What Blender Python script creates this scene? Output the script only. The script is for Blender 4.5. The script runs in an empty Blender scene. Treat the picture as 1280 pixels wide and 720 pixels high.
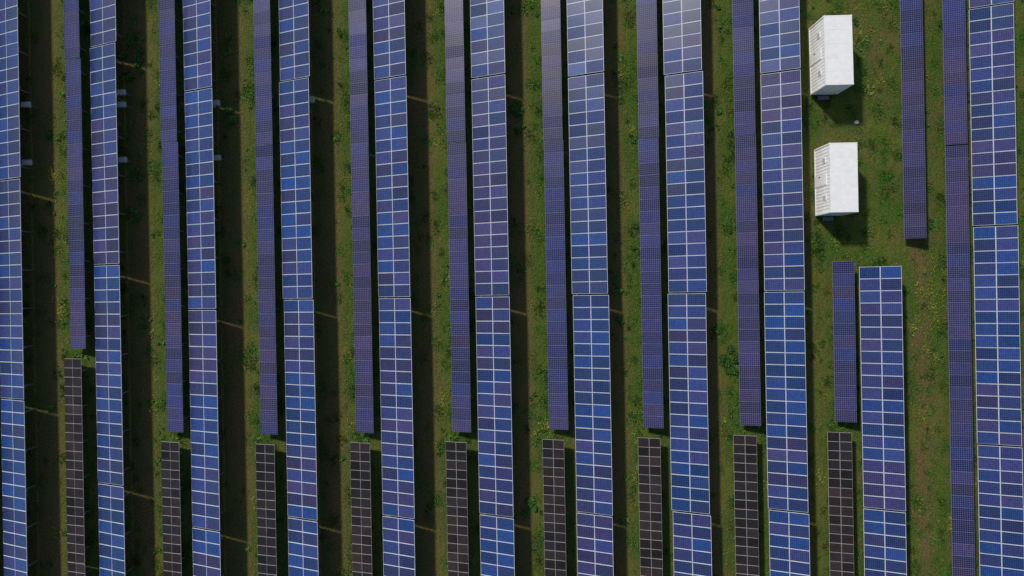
import bpy, bmesh, math, random
import numpy as np
from mathutils import Vector
random.seed(7); rng=np.random.default_rng(11)
S=bpy.context.scene
COL=S.collection

# ---------------------------------------------------------------- helpers
def link(o): COL.objects.link(o); return o
def newmat(name):
    m=bpy.data.materials.new(name); m.use_nodes=True
    nt=m.node_tree; b=nt.nodes['Principled BSDF']; return m,nt,b
def N(nt,t,**k):
    n=nt.nodes.new(t)
    for a,v in k.items(): setattr(n,a,v)
    return n
def math_(nt,op,a,b=None,c=None):
    n=N(nt,'ShaderNodeMath',operation=op)
    for i,x in enumerate((a,b,c)):
        if x is None: continue
        if isinstance(x,(int,float)): n.inputs[i].default_value=x
        else: nt.links.new(x,n.inputs[i])
    return n.outputs[0]
def mixc(nt,f,a,b,blend='MIX'):
    n=N(nt,'ShaderNodeMix',data_type='RGBA',blend_type=blend)
    for i,x in ((0,f),(6,a),(7,b)):
        if isinstance(x,(int,float)): n.inputs[i].default_value=x
        elif isinstance(x,tuple): n.inputs[i].default_value=(*x,1) if len(x)==3 else x
        else: nt.links.new(x,n.inputs[i])
    return n.outputs[2]
def noise(nt,vec,scale,detail=4,rough=.55):
    n=N(nt,'ShaderNodeTexNoise'); n.inputs['Scale'].default_value=scale
    n.inputs['Detail'].default_value=detail; n.inputs['Roughness'].default_value=rough
    nt.links.new(vec,n.inputs['Vector']); return n.outputs['Fac']
def ramp(nt,f,stops):
    n=N(nt,'ShaderNodeValToRGB'); e=n.color_ramp.elements
    while len(e)<len(stops): e.new(.5)
    for el,(p,c) in zip(e,stops):
        el.position=p; el.color=(c,c,c,1) if isinstance(c,(int,float)) else (*c,1)
    nt.links.new(f,n.inputs[0]); return n.outputs[0]

# ---------------------------------------------------------------- layout (metres)
WIDE_X=[-50.1,-42.3,-34.41,-26.69,-18.87,-11.02,-3.03,4.95,12.86,20.78]
WIDE_JOINT=[9.6,9.6,2.49,-1.30,-.60,-.61,-.63,-.64,-.65,-.66]
NARROW_X=[-44.4,-36.52,-28.67,-20.91,-13.10,-5.15,2.84,10.65,18.57]
NARROW_END=[-4.35,-4.35,-11.33,-11.66,-11.67,-11.75,-11.70,-11.71,-11.65]
DARK_X=[-44.9,-37.05,-29.16,-21.41,-13.56,-5.67,2.28,10.13,18.04]
PH0=-36.52; PITCH=7.876
YMAX=56; YMIN=-56

# ---------------------------------------------------------------- materials
def cell_material(name,cA,cB,line,lw,linef,rough,dots=False,spec=.5,dust=.04):
    m,nt,b=newmat(name)
    uv=N(nt,'ShaderNodeUVMap'); uv.uv_map='UVMap'
    sp=N(nt,'ShaderNodeSeparateXYZ'); nt.links.new(uv.outputs[0],sp.inputs[0])
    def edge(s):
        f=math_(nt,'FRACT',s); d=math_(nt,'SUBTRACT',f,.5); d=math_(nt,'ABSOLUTE',d)
        return d   # 0 centre .. .5 edge
    ex,ey=edge(sp.outputs[0]),edge(sp.outputs[1])
    mx=math_(nt,'MAXIMUM',ex,ey)
    lm=math_(nt,'GREATER_THAN',mx,.5-lw)
    sm=math_(nt,'ADD',ex,ey); dm=math_(nt,'GREATER_THAN',sm,.86)
    bb=math_(nt,'FRACT',math_(nt,'MULTIPLY',sp.outputs[1],3.0))
    bb=math_(nt,'ABSOLUTE',math_(nt,'SUBTRACT',bb,.5)); bb=math_(nt,'LESS_THAN',bb,.06)
    at=N(nt,'ShaderNodeAttribute'); at.attribute_name='mod'
    sc=N(nt,'ShaderNodeSeparateColor'); nt.links.new(at.outputs['Color'],sc.inputs[0])
    base=mixc(nt,sc.outputs[0],cA,cB)
    fl=N(nt,'ShaderNodeVectorMath',operation='FLOOR'); nt.links.new(uv.outputs[0],fl.inputs[0])
    ad=N(nt,'ShaderNodeVectorMath',operation='ADD'); nt.links.new(fl.outputs[0],ad.inputs[0]); nt.links.new(at.outputs['Color'],ad.inputs[1])
    wn=N(nt,'ShaderNodeTexWhiteNoise'); nt.links.new(ad.outputs[0],wn.inputs[0])
    v=math_(nt,'MULTIPLY_ADD',wn.outputs[0],.5,.75)
    v2=math_(nt,'MULTIPLY_ADD',sc.outputs[1],.85,.55)
    v=math_(nt,'MULTIPLY',v,v2)
    cv=N(nt,'ShaderNodeVectorMath',operation='SCALE'); nt.links.new(base,cv.inputs[0]); nt.links.new(v,cv.inputs[3])
    c=mixc(nt,math_(nt,'MULTIPLY',bb,.08),cv.outputs[0],line)
    c=mixc(nt,math_(nt,'MULTIPLY',lm,linef),c,line)
    if dots: c=mixc(nt,math_(nt,'MULTIPLY',dm,.8),c,line)
    g=N(nt,'ShaderNodeNewGeometry')
    d=noise(nt,g.outputs['Position'],.35,5,.6)
    d=ramp(nt,d,[(.4,0.0),(.75,1.0)])
    c=mixc(nt,math_(nt,'MULTIPLY',d,dust),c,(.13,.15,.20))
    nt.links.new(c,b.inputs['Base Color'])
    r=math_(nt,'MULTIPLY_ADD',sc.outputs[2],.14,rough); nt.links.new(r,b.inputs['Roughness'])
    b.inputs['Specular IOR Level'].default_value=spec
    return m
M_WIDE=cell_material('poly_cells_blue',(.004,.032,.145),(.030,.022,.088),(.16,.24,.46),.045,.38,.22,spec=.36)
M_NARR=cell_material('poly_cells_violet',(.010,.016,.088),(.030,.019,.066),(.28,.30,.48),.05,.34,.24,dots=True,spec=.28)
M_DARK=cell_material('mono_cells_dark',(.011,.011,.013),(.024,.017,.017),(.10,.09,.09),.03,.25,.30,spec=.22)
def metal(name,c,metallic=.3,rough=.45):
    m,nt,b=newmat(name)
    g=N(nt,'ShaderNodeNewGeometry'); n=noise(nt,g.outputs['Position'],1.2,4)
    cc=mixc(nt,n,tuple(x*.75 for x in c),tuple(min(1,x*1.2) for x in c))
    nt.links.new(cc,b.inputs['Base Color']); b.inputs['Metallic'].default_value=metallic; b.inputs['Roughness'].default_value=rough
    return m
M_FRAME=metal('anodised_frame_light',(.68,.73,.82),.0,.4)
M_FRAME_N=metal('anodised_frame_dull',(.20,.21,.32),.15,.4)
M_FRAME_D=metal('anodised_frame_bright',(.56,.51,.49),.1,.45)
M_STEEL=metal('galvanised_steel',(.35,.36,.37),.7,.5)
M_BACK=metal('concrete',(.40,.39,.37),0,.7)
M_INV=metal('inverter_casing',(.40,.41,.40),0,.55)

# ---------------------------------------------------------------- solar tables
def solar_table(x0,ytop,n,mw,tilt_run,rise,ncols,kind,z0=.7,pitch=.99):
    """tilted table, low edge at x0 (west), high edge at x0+tilt_run. extends from ytop downwards n modules"""
    L=math.hypot(tilt_run,rise); ux=Vector((tilt_run/L,0,rise/L)); uy=Vector((0,1,0)); nz=ux.cross(uy).normalized()
    V=[];F=[];MI=[];UV=[];CM=[]
    jx=random.uniform(-.05,.05); jz=random.uniform(-.025,.025); tw=random.uniform(-.03,.03)
    org=Vector((x0+jx,ytop-n*pitch,z0+jz))
    def P(a,bb,c): return org+ux*a+uy*bb+nz*(c)+Vector((0,0,tw*bb/18))
    def box(a0,a1,b0,b1,c0,c1,mi,col=(0,0,0)):
        i=len(V)
        for c in (c0,c1):
            for (a,b_) in ((a0,b0),(a1,b0),(a1,b1),(a0,b1)): V.append(P(a,b_,c))
        for f in ((3,2,1,0),(4,5,6,7),(0,1,5,4),(1,2,6,5),(2,3,7,6),(3,0,4,7)):
            F.append([i+k for k in f]); MI.append(mi); UV.append([(0,0)]*4); CM.append(col)
    def wbox(x_0,x_1,y_0,y_1,z_0,z_1,mi):
        i=len(V)
        for z in (z_0,z_1):
            for (a,b_) in ((x_0,y_0),(x_1,y_0),(x_1,y_1),(x_0,y_1)): V.append(Vector((a,b_,z)))
        for f in ((3,2,1,0),(4,5,6,7),(0,1,5,4),(1,2,6,5),(2,3,7,6),(3,0,4,7)):
            F.append([i+k for k in f]); MI.append(mi); UV.append([(0,0)]*4); CM.append((0,0,0))
    cw=L/ncols
    fr={'w':.023,'n':.012,'d':.012}[kind]; gap=.009
    nu,nv={'w':(10,6),'n':(10,6),'d':(5,5)}[kind]
    tone=random.uniform(.2,.65); run=tone
    for j in range(n):
        if random.random()<.22: run=min(1,max(0,random.gauss(tone,.4)))
        for i in range(ncols):
            a0=i*cw+gap; a1=(i+1)*cw-gap; b0=j*pitch+gap; b1=(j+1)*pitch-gap
            h=random.uniform(-.004,.004)
            box(a0,a1,b0,b1,-.04,h,1)
            t=min(1,max(0,random.gauss(run,.25))); br=random.random()
            k=len(V)
            e=random.uniform(-.006,.006); e2=random.uniform(-.006,.006)
            for (a,b_,dz) in ((a0+fr,b0+fr,e+e2),(a1-fr,b0+fr,-e+e2),(a1-fr,b1-fr,-e-e2),(a0+fr,b1-fr,e-e2)): V.append(P(a,b_,h+.012+dz*.8))
            F.append([k,k+1,k+2,k+3]); MI.append(0); UV.append([(0,0),(nu,0),(nu,nv),(0,nv)])
            CM.append((t,br,random.random()))
    W=n*pitch
    for a in ([L*.2,L*.8] if ncols==1 or kind=='d' else [L*.12,L*.38,L*.62,L*.88]):
        box(a-.03,a+.03,.02,W-.02,-.12,-.045,2)
    y=1.0
    while y<W-.5:
        box(.1,L-.1,y-.035,y+.035,-.2,-.125,2)
        for a in (L*.22,L*.78):
            p=P(a,y,-.2); wbox(p.x-.04,p.x+.04,p.y-.05,p.y+.05,-.2,p.z,2)
        y+=(W-2.0)/max(1,round((W-2)/3.2))
    me=bpy.data.meshes.new('solar_table'); me.from_pydata([tuple(v) for v in V],[],F)
    uvl=me.uv_layers.new(name='UVMap'); uvl.data.foreach_set('uv',np.array(UV,dtype=np.float32).ravel())
    ca=me.color_attributes.new('mod','FLOAT_COLOR','CORNER')
    arr=np.ones((len(F)*4,4),dtype=np.float32); arr[:,:3]=np.repeat(np.array(CM,dtype=np.float32),4,axis=0)
    ca.data.foreach_set('color',arr.ravel())
    mats={'w':(M_WIDE,M_FRAME,M_STEEL),'n':(M_NARR,M_FRAME_N,M_STEEL),'d':(M_DARK,M_FRAME_D,M_STEEL)}[kind]
    for m in mats: me.materials.append(m)
    me.polygons.foreach_set('material_index',MI)
    return link(bpy.data.objects.new('solar_panel_table',me))

SEG=17.94
def wide_row(x,joint,ytop=None,first=18):
    if ytop is None:
        y=joint
        while y<YMAX: y+=SEG
        while y>YMIN: solar_table(x,y-.06,18,0,2.8,1.237,2,'w'); y-=SEG
    else:
        y=ytop; solar_table(x,y,first,0,2.8,1.237,2,'w'); y-=first*.99+.12
        while y>YMIN: solar_table(x,y,18,0,2.8,1.237,2,'w'); y-=SEG
for x,j in zip(WIDE_X,WIDE_JOINT): wide_row(x,j)
wide_row(28.6,0,ytop=1.22,first=20)
wide_row(38.10,4.38); wide_row(45.9,4.4); wide_row(53.8,4.4)
def narrow(x,ybot,ytop_lim=YMAX):
    y=ybot
    while y<ytop_lim-3:
        n=24
        solar_table(x,y+n*.99,n,0,1.55,.50,1,'n'); y+=n*.99+.03
def dark(x,ytop):
    y=ytop
    while y>YMIN:
        solar_table(x,y,22,0,1.75,.54,2,'d',pitch=.76); y-=22*.76+.04
for x,e,xd in zip(NARROW_X,NARROW_END,DARK_X):
    narrow(x,e); dark(xd,e-.80)
solar_table(26.49,1.70,13,0,1.55,.50,1,'n',pitch=1.016); dark(25.80,-12.32)
narrow(32.46,3.48)
narrow(35.86,11.13)
y=11.02
while y>YMIN: solar_table(35.86,y,24,0,1.55,.50,1,'n'); y-=24*.99+.03
narrow(43.7,-30); narrow(51.6,-30)

# ---------------------------------------------------------------- inverter boxes behind table edges
M_WHITE,nt,b=newmat('painted_white_cabinet')
g=N(nt,'ShaderNodeNewGeometry'); nn=noise(nt,g.outputs['Position'],2.5,6,.65)
cc=mixc(nt,ramp(nt,nn,[(.35,0.0),(.8,1.0)]),(.86,.86,.85),(.74,.73,.70)); nt.links.new(cc,b.inputs['Base Color']); b.inputs['Roughness'].default_value=.55
M_GREY=metal('grey_fittings',(.16,.17,.18),.2,.5)
M_LOUV=metal('light_grey_louvre',(.50,.51,.52),.0,.5)
def bm_box(bm,x0,x1,y0,y1,z0,z1,mi=0,bev=0):
    r=bmesh.ops.create_cube(bm,size=1)
    for v in r['verts']:
        v.co=Vector(((x0+x1)/2+v.co.x*(x1-x0),(y0+y1)/2+v.co.y*(y1-y0),(z0+z1)/2+v.co.z*(z1-z0)))
    fs=set(f for v in r['verts'] for f in v.link_faces)
    for f in fs: f.material_index=mi
    if bev:
        es=set(e for f in fs for e in f.edges); bmesh.ops.bevel(bm,geom=list(es),offset=bev,segments=2,affect='EDGES')
def obj_from(bm,name,mats,parent=None,loc=None):
    me=bpy.data.meshes.new(name); bm.to_mesh(me); bm.free()
    for m in mats: me.materials.append(m)
    o=link(bpy.data.objects.new(name,me))
    if parent: o.parent=parent
    if loc: o.location=loc
    return o
def inverter(x,y):
    bm=bmesh.new()
    bm_box(bm,-.38,.38,-.22,.22,.95,1.18,0,.03)
    bm_box(bm,-.32,.32,-.18,.18,1.183,1.205,0,.01)
    bm_box(bm,-.3,-.1,-.25,-.225,1.0,1.1,1); bm_box(bm,.1,.3,-.25,-.225,1.0,1.1,1)
    bm_box(bm,-.30,-.25,-.04,.04,0,.947,1); bm_box(bm,.25,.30,-.04,.04,0,.947,1)
    o=obj_from(bm,'inverter_box',[M_INV,M_GREY]); o.location=(x,y,0)
for x,ys in ((-39.55,(15.74,11.0)),(-31.75,(16.6,15.6,11.08)),(-24.05,(15.6,11.1)),(-16.3,(15.7,))):
    for yy in ys: inverter(x,yy)

# ---------------------------------------------------------------- equipment containers
def corrug(bm,p0,p1,z0,z1,n,depth,out):
    d=(Vector(p1)-Vector(p0)); pts=[]
    for i in range(n):
        for t,o in ((.0,0),(.30,0),(.5,1),(.80,1)):
            q=Vector(p0)+d*((i+t)/n); pts.append(q+Vector(out)*(depth*o))
    pts.append(Vector(p1))
    lo=[bm.verts.new((q.x,q.y,z0)) for q in pts]; hi=[bm.verts.new((q.x,q.y,z1)) for q in pts]
    for i in range(len(pts)-1): bm.faces.new((lo[i],lo[i+1],hi[i+1],hi[i]))
def container(cx,cy,w,l,rot=0):
    root=link(bpy.data.objects.new('equipment_container',None)); root.location=(cx,cy,0); root.rotation_euler=(0,0,rot)
    hw,hl=w/2,l/2; zb,zt=.22,3.0
    bm=bmesh.new()
    bm_box(bm,-hw+.06,hw-.06,-hl+.06,hl-.06,zb+.05,zt-.05)
    obj_from(bm,'core',[M_WHITE],root)
    bm=bmesh.new()
    corrug(bm,(-hw+.02,-hl+.1),(-hw+.02,hl-.1),zb+.12,zt-.1,20,.018,(1,0))
    corrug(bm,(hw-.02,-hl+.1),(hw-.02,hl-.1),zb+.12,zt-.1,20,.018,(-1,0))
    corrug(bm,(-hw+.1,hl-.02),(hw-.1,hl-.02),zb+.12,zt-.1,8,.018,(0,-1))
    obj_from(bm,'corrugated_walls',[M_WHITE],root)
    bm=bmesh.new()
    for sx in (-1,1):
        for sy in (-1,1):
            x=sx*(hw-.05); y=sy*(hl-.05); bm_box(bm,x-.06,x+.06,y-.06,y+.06,zb,zt+.004,0,.008)
    for sx in (-1,1):
        x=sx*(hw-.045)
        for z in (zb+.06,zt-.07): bm_box(bm,x-.045,x+.045,-hl+.115,hl-.115,z-.06,z+.06)
    for sy in (-1,1):
        y=sy*(hl-.045)
        for z in (zb+.06,zt-.07): bm_box(bm,-hw+.115,hw-.115,y-.045,y+.045,z-.06,z+.06)
    obj_from(bm,'frame',[M_WHITE],root)
    bm=bmesh.new()
    bm_box(bm,-hw+.095,hw-.095,-hl+.095,hl-.095,zt-.04,zt-.012)
    for i in range(1,5):
        y=-hl+l*i/5; bm_box(bm,-hw+.12,hw-.12,y-.02,y+.02,zt-.0115,zt-.004)
    obj_from(bm,'roof',[M_WHITE],root)
    bm=bmesh.new()   # double doors on the south end
    for s in (-1,1):
        bm_box(bm,min(s*.02,s*(hw-.14)),max(s*.02,s*(hw-.14)),-hl-.002,-hl+.058,zb+.15,zt-.15,0,.01)
        for q in (.3,.72):
            xx=s*(hw-.14)*q; bm_box(bm,xx-.015,xx+.015,-hl-.035,-hl-.006,zb+.16,zt-.16,1)
    obj_from(bm,'doors',[M_WHITE,M_LOUV],root)
    bm=bmesh.new()
    X=-hw-.01
    for (ya,yb,za,zc) in ((1.3,1.75,1.7,2.25),(-1.7,-1.25,1.7,2.25)):
        bm_box(bm,X-.012,X+.03,ya,yb,za,zc,0,.005)
        for i in range(5):
            z=za+.07+i*(zc-za-.12)/4.5; bm_box(bm,X-.025,X-.014,ya+.05,yb-.05,z,z+.03,1)
    bm_box(bm,X-.015,X+.03,-.45,.45,zb+.14,2.35,0,.01); bm_box(bm,X-.05,X-.017,.28,.34,1.1,1.35,1)
    obj_from(bm,'louvres_and_service_door',[M_WHITE,M_GREY],root)
    bm=bmesh.new()
    for sx in (-1,1):
        for yy in (-hl+.4,0,hl-.4): bm_box(bm,sx*(hw-.35)-.25,sx*(hw-.35)+.25,yy-.25,yy+.25,-.1,zb-.003)
    obj_from(bm,'concrete_blocks',[M_BACK],root)
    bm=bmesh.new()   # small worn step under the doors
    bm_box(bm,-.45,.45,-hl-.40,-hl-.08,.10,.14)
    for sx in (-.4,.4): bm_box(bm,sx-.02,sx+.02,-hl-.3,-hl-.24,-.05,.097)
    obj_from(bm,'door_step',[M_GREY],root)
container(26.19,18.37,2.22,5.5,math.radians(.6)); container(26.42,8.28,2.2,5.5,0)
def cover(x,y):
    bm=bmesh.new()
    bmesh.ops.create_cone(bm,segments=20,radius1=.17,radius2=.15,depth=.2,cap_ends=True)
    bm_box(bm,-.06,.06,-.015,.015,.103,.12)
    o=obj_from(bm,'cable_pit_cover',[M_BACK]); o.location=(x,y,.1)
cover(28.95,13.3)

# ---------------------------------------------------------------- ground
m,nt,b=newmat('meadow_ground')
g=N(nt,'ShaderNodeNewGeometry'); pos=g.outputs['Position']
sp=N(nt,'ShaderNodeSeparateXYZ'); nt.links.new(pos,sp.inputs[0])
mp=N(nt,'ShaderNodeMapping'); mp.inputs['Scale'].default_value=(1,.45,1); nt.links.new(pos,mp.inputs[0]); spos=mp.outputs[0]
n1=noise(nt,spos,.5,5); n2=noise(nt,spos,2.2,6,.65); n3=noise(nt,pos,7,6,.75); n4=noise(nt,pos,.22,4,.6)
xw=math_(nt,'ADD',sp.outputs[0],math_(nt,'MULTIPLY',math_(nt,'SUBTRACT',n1,.5),2.2))
xw=math_(nt,'ADD',xw,math_(nt,'MULTIPLY',math_(nt,'SUBTRACT',n2,.5),1.8))
ph=math_(nt,'FRACT',math_(nt,'DIVIDE',math_(nt,'SUBTRACT',xw,PH0),PITCH))
brown=ramp(nt,ph,[(0.0,.05),(.25,.3),(.60,.65),(.70,.90),(.80,.85),(.89,.15),(1.0,.03)])
inrows=ramp(nt,math_(nt,'MULTIPLY_ADD',xw,.01,.5),[(.73,1.0),(.76,.0)])
patch=ramp(nt,math_(nt,'ADD',math_(nt,'MULTIPLY',n1,.5),math_(nt,'MULTIPLY',n2,.5)),[(.46,0.0),(.60,1.0)])
path=math_(nt,'MULTIPLY_ADD',math_(nt,'ABSOLUTE',math_(nt,'SUBTRACT',xw,34.1)),-1.1,1.1)
path=math_(nt,'MAXIMUM',path,0.0)
openb=math_(nt,'MINIMUM',math_(nt,'ADD',math_(nt,'MULTIPLY',patch,.50),math_(nt,'MULTIPLY',path,.45)),1.0)
br=mixc(nt,inrows,openb,math_(nt,'MULTIPLY',brown,math_(nt,'MULTIPLY_ADD',patch,.55,.5)))
green=mixc(nt,ramp(nt,n3,[(.32,0.0),(.68,1.0)]),(.018,.055,.008),(.115,.205,.028))
green=mixc(nt,ramp(nt,n4,[(.45,0.0),(.62,1.0)]),green,mixc(nt,n3,(.055,.09,.014),(.19,.22,.04)))
soil=mixc(nt,ramp(nt,n3,[(.3,0.0),(.7,1.0)]),(.095,.050,.026),(.32,.18,.095))
col=mixc(nt,br,green,soil)
fine=noise(nt,pos,18,3,.7)
col=mixc(nt,ramp(nt,fine,[(.38,.0),(.54,1.0)]),mixc(nt,.6,col,(.012,.022,.005)),col)
nt.links.new(col,b.inputs['Base Color']); b.inputs['Roughness'].default_value=.95; b.inputs['Specular IOR Level'].default_value=.1
bp=N(nt,'ShaderNodeBump'); bp.inputs['Strength'].default_value=.9; bp.inputs['Distance'].default_value=.14
nt.links.new(math_(nt,'ADD',n3,math_(nt,'MULTIPLY',n2,1.5)),bp.inputs['Height']); nt.links.new(bp.outputs[0],b.inputs['Normal'])
bm=bmesh.new()
bmesh.ops.create_grid(bm,x_segments=8,y_segments=8,size=1500)
obj_from(bm,'ground',[m])

# ---------------------------------------------------------------- grass + weeds
def leafmat(name):
    m,nt,b=newmat(name); at=N(nt,'ShaderNodeAttribute'); at.attribute_name='tint'
    nt.links.new(at.outputs['Color'],b.inputs['Base Color']); b.inputs['Roughness'].default_value=.75
    b.inputs['Specular IOR Level'].default_value=.1
    return m
def patchf(x,y):
    return (np.sin(x*.7+1.3*np.sin(y*.31))+np.sin(y*.53+1.7*np.sin(x*.4+2))+np.sin(x*1.9+y*1.3)+np.sin(y*2.3-x*.9))/4
def blades(name,x,y,z,length,width,tint,up=.6):
    n=len(x); a=rng.uniform(0,2*np.pi,n); el=np.arctan(up)+rng.normal(0,.35,n)
    dx=np.cos(a)*np.cos(el)*length; dy=np.sin(a)*np.cos(el)*length; dz=np.abs(np.sin(el))*length
    px=-np.sin(a)*width; py=np.cos(a)*width
    V=np.empty((n,4,3),np.float32)
    V[:,0]=np.stack([x,y,z],1)
    V[:,1]=np.stack([x+dx*.5+px,y+dy*.5+py,z+dz*.6],1)
    V[:,2]=np.stack([x+dx,y+dy,z+dz*.9],1)
    V[:,3]=np.stack([x+dx*.5-px,y+dy*.5-py,z+dz*.6],1)
    me=bpy.data.meshes.new(name); me.vertices.add(n*4); me.vertices.foreach_set('co',V.ravel())
    me.loops.add(n*4); me.loops.foreach_set('vertex_index',np.arange(n*4,dtype=np.int32))
    me.polygons.add(n); me.polygons.foreach_set('loop_start',np.arange(0,n*4,4,dtype=np.int32)); me.polygons.foreach_set('loop_total',np.full(n,4,np.int32))
    me.update(calc_edges=True)
    ca=me.color_attributes.new('tint','FLOAT_COLOR','POINT'); c=np.ones((n,4,4),np.float32); c[:,:,:3]=tint[:,None,:]
    ca.data.foreach_set('color',c.ravel())
    me.materials.append(leafmat(name+'_leaf')); return link(bpy.data.objects.new(name,me))
def brownness(x,y):
    ph=((x+.5*patchf(x*1.3,y)-PH0)/PITCH)%1
    bro=np.interp(ph,[0,.25,.6,.68,.82,.9,1],[.1,.45,.75,.85,.75,.12,.03]); return np.where(x>24.5,.30,bro)
n=230000
x=rng.uniform(-48,48,n); y=rng.uniform(-34,34,n)
bro=brownness(x,y)
dens=np.clip(1.0-bro+.45*patchf(x,y),.02,1)
k=rng.random(n)<dens; x,y,bro=x[k],y[k],bro[k]
L1=rng.uniform(.07,.20,len(x))
# tussocks : dense clumps of longer grass
nc=6400; cx=rng.uniform(-48,48,nc); cy=rng.uniform(-34,34,nc)
cb=brownness(cx,cy); k=rng.random(nc)<np.clip(1.05-cb+.5*patchf(cx,cy),.05,1); cx,cy=cx[k],cy[k]; nc=len(cx)
cr=rng.uniform(.10,.40,nc)*(1+.3*patchf(cx,cy)); cnt=(20+cr*150).astype(int)
ct=rng.uniform(.35,1.35,nc); cyel=rng.random(nc)<.18
idx=np.repeat(np.arange(nc),cnt); m2=len(idx)
tx=cx[idx]+rng.normal(0,1,m2)*cr[idx]*.6; ty=cy[idx]+rng.normal(0,1,m2)*cr[idx]*.85
t=rng.random(len(x))[:,None]; pf=(patchf(x*.4+3,y*.4)*.5+.5)[:,None]
tint1=(np.array([.024,.066,.009])*(1-t)+np.array([.12,.215,.030])*t)*(1-.3*pf)+np.array([.19,.22,.04])*pf*.3
dry=rng.random(len(x))<(.08+.35*bro); tint1[dry]=np.array([.28,.20,.10])*rng.uniform(.5,1.1,(dry.sum(),1))
base=np.where(cyel[:,None],np.array([.17,.19,.035]),np.array([.044,.118,.016]))*ct[:,None]
tint2=base[idx]*rng.uniform(.6,1.5,(m2,1))
X=np.concatenate([x,tx]); Y=np.concatenate([y,ty])
LL=np.concatenate([L1,rng.uniform(.12,.32,m2)*(.6+cr[idx])])
blades('grass',X,Y,np.zeros(len(X))-.01,LL,LL*.085+.006,np.concatenate([tint1,tint2]))
cent=[(-30.9,19.6,.75),(-31.2,18.4,.5),(1.1,14.4,.6),(.9,13.2,.4),(17.9,-6.9,.75),(18.3,-5.6,.4),(-38.6,13.5,.5),(-31.3,6.5,.45),(-23.2,14.7,.5),
      (16.6,14.2,.6),(8.9,.4,.5),(8.6,-2.6,.4),(-10.1,-18.5,.5),(1.3,-18.2,.55),(16.8,-4.2,.4)]
for xn,e in zip(NARROW_X[1:]+[26.3],NARROW_END[1:]+[-11.6]):
    for _ in range(7): cent.append((xn+random.uniform(-.9,1.9),e-.4+random.uniform(-.35,.35),random.uniform(.12,.28)))
nspecial=15
for i in range(460):
    xx=random.uniform(-46,46); p=((xx-PH0)/PITCH)%1
    if .25<p<.6 and xx<28: xx+=3.0
    cent.append((xx,random.uniform(-32,32),random.uniform(.08,.32)))
X=[];Y=[];Z=[];Ls=[];T=[]
for ci,(cx_,cy_,r) in enumerate(cent):
    m_=int(520*r*r/.25)+15
    bs=np.array([.034,.090,.016])*random.uniform(.8,1.4)
    if ci>=nspecial: bs=np.array([.055,.115,.020])*random.uniform(.6,1.4); m_=int(m_*.6)
    nl=max(2,int(r*9)); lob=[(random.gauss(0,r*.55),random.gauss(0,r*.7),random.uniform(.3,.7)*r) for _ in range(nl)]
    for _ in range(m_):
        lx,ly,lr=random.choice(lob); a=random.uniform(0,6.28); q=lr*math.sqrt(random.random())
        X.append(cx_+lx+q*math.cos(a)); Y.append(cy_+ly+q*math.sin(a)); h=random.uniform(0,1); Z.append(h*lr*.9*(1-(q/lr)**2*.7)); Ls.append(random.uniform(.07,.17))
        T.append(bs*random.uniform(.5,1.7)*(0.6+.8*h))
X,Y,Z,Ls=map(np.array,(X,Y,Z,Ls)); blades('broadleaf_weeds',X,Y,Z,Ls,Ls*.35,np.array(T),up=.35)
fx=[];fy=[]
for a_,b_,r,k in ((34.6,-.9,1.6,200),(35,-3.5,.9,60),(-37.6,-1,.5,60),(-21.7,8,.6,30),(-38,10,.4,50),(29,21,2,60),(-13.9,-5,.8,30),(33.8,-11,.8,60),(-29.9,-9,.5,30),(10.0,-16,.5,40),(30,4,2,60),(-6,-9,.5,40)):
    for _ in range(k): fx.append(random.gauss(a_,r*.5)); fy.append(random.gauss(b_,r))
fx=np.array(fx);fy=np.array(fy);k=len(fx)
blades('yellow_wildflowers',fx,fy,np.full(k,.18),rng.uniform(.04,.09,k),rng.uniform(.02,.04,k),np.array([.50,.40,.04])*rng.uniform(.5,1.1,(k,1)),up=.2)

# ---------------------------------------------------------------- light
ELEV=math.radians(41)
sd=Vector((-math.cos(ELEV)*math.cos(math.radians(48)),math.cos(ELEV)*math.sin(math.radians(48)),math.sin(ELEV)))
L=bpy.data.lights.new('sun','SUN'); L.energy=3.4; L.angle=math.radians(4); L.color=(1,.94,.85)
lo=link(bpy.data.objects.new('sun',L)); lo.rotation_euler=(-sd).to_track_quat('-Z','Y').to_euler()
w=bpy.data.worlds.new('World'); S.world=w; w.use_nodes=True; nt=w.node_tree
bg=nt.nodes['Background']; sk=N(nt,'ShaderNodeTexSky',sky_type='NISHITA'); sk.sun_disc=False
sk.sun_elevation=ELEV; sk.sun_rotation=math.atan2(sd.x,sd.y)
nt.links.new(sk.outputs[0],bg.inputs[0]); bg.inputs[1].default_value=.095

# ---------------------------------------------------------------- camera (drone, looking straight down)
c=bpy.data.cameras.new('camera'); c.lens=24; c.sensor_width=36; c.clip_end=4000; c.clip_start=.5
co=link(bpy.data.objects.new('camera',c)); co.location=(0,0,57); co.rotation_euler=(0,0,math.radians(-1.03)); S.camera=co
S.view_settings.view_transform='Standard'; S.view_settings.look='None'; S.view_settings.exposure=0
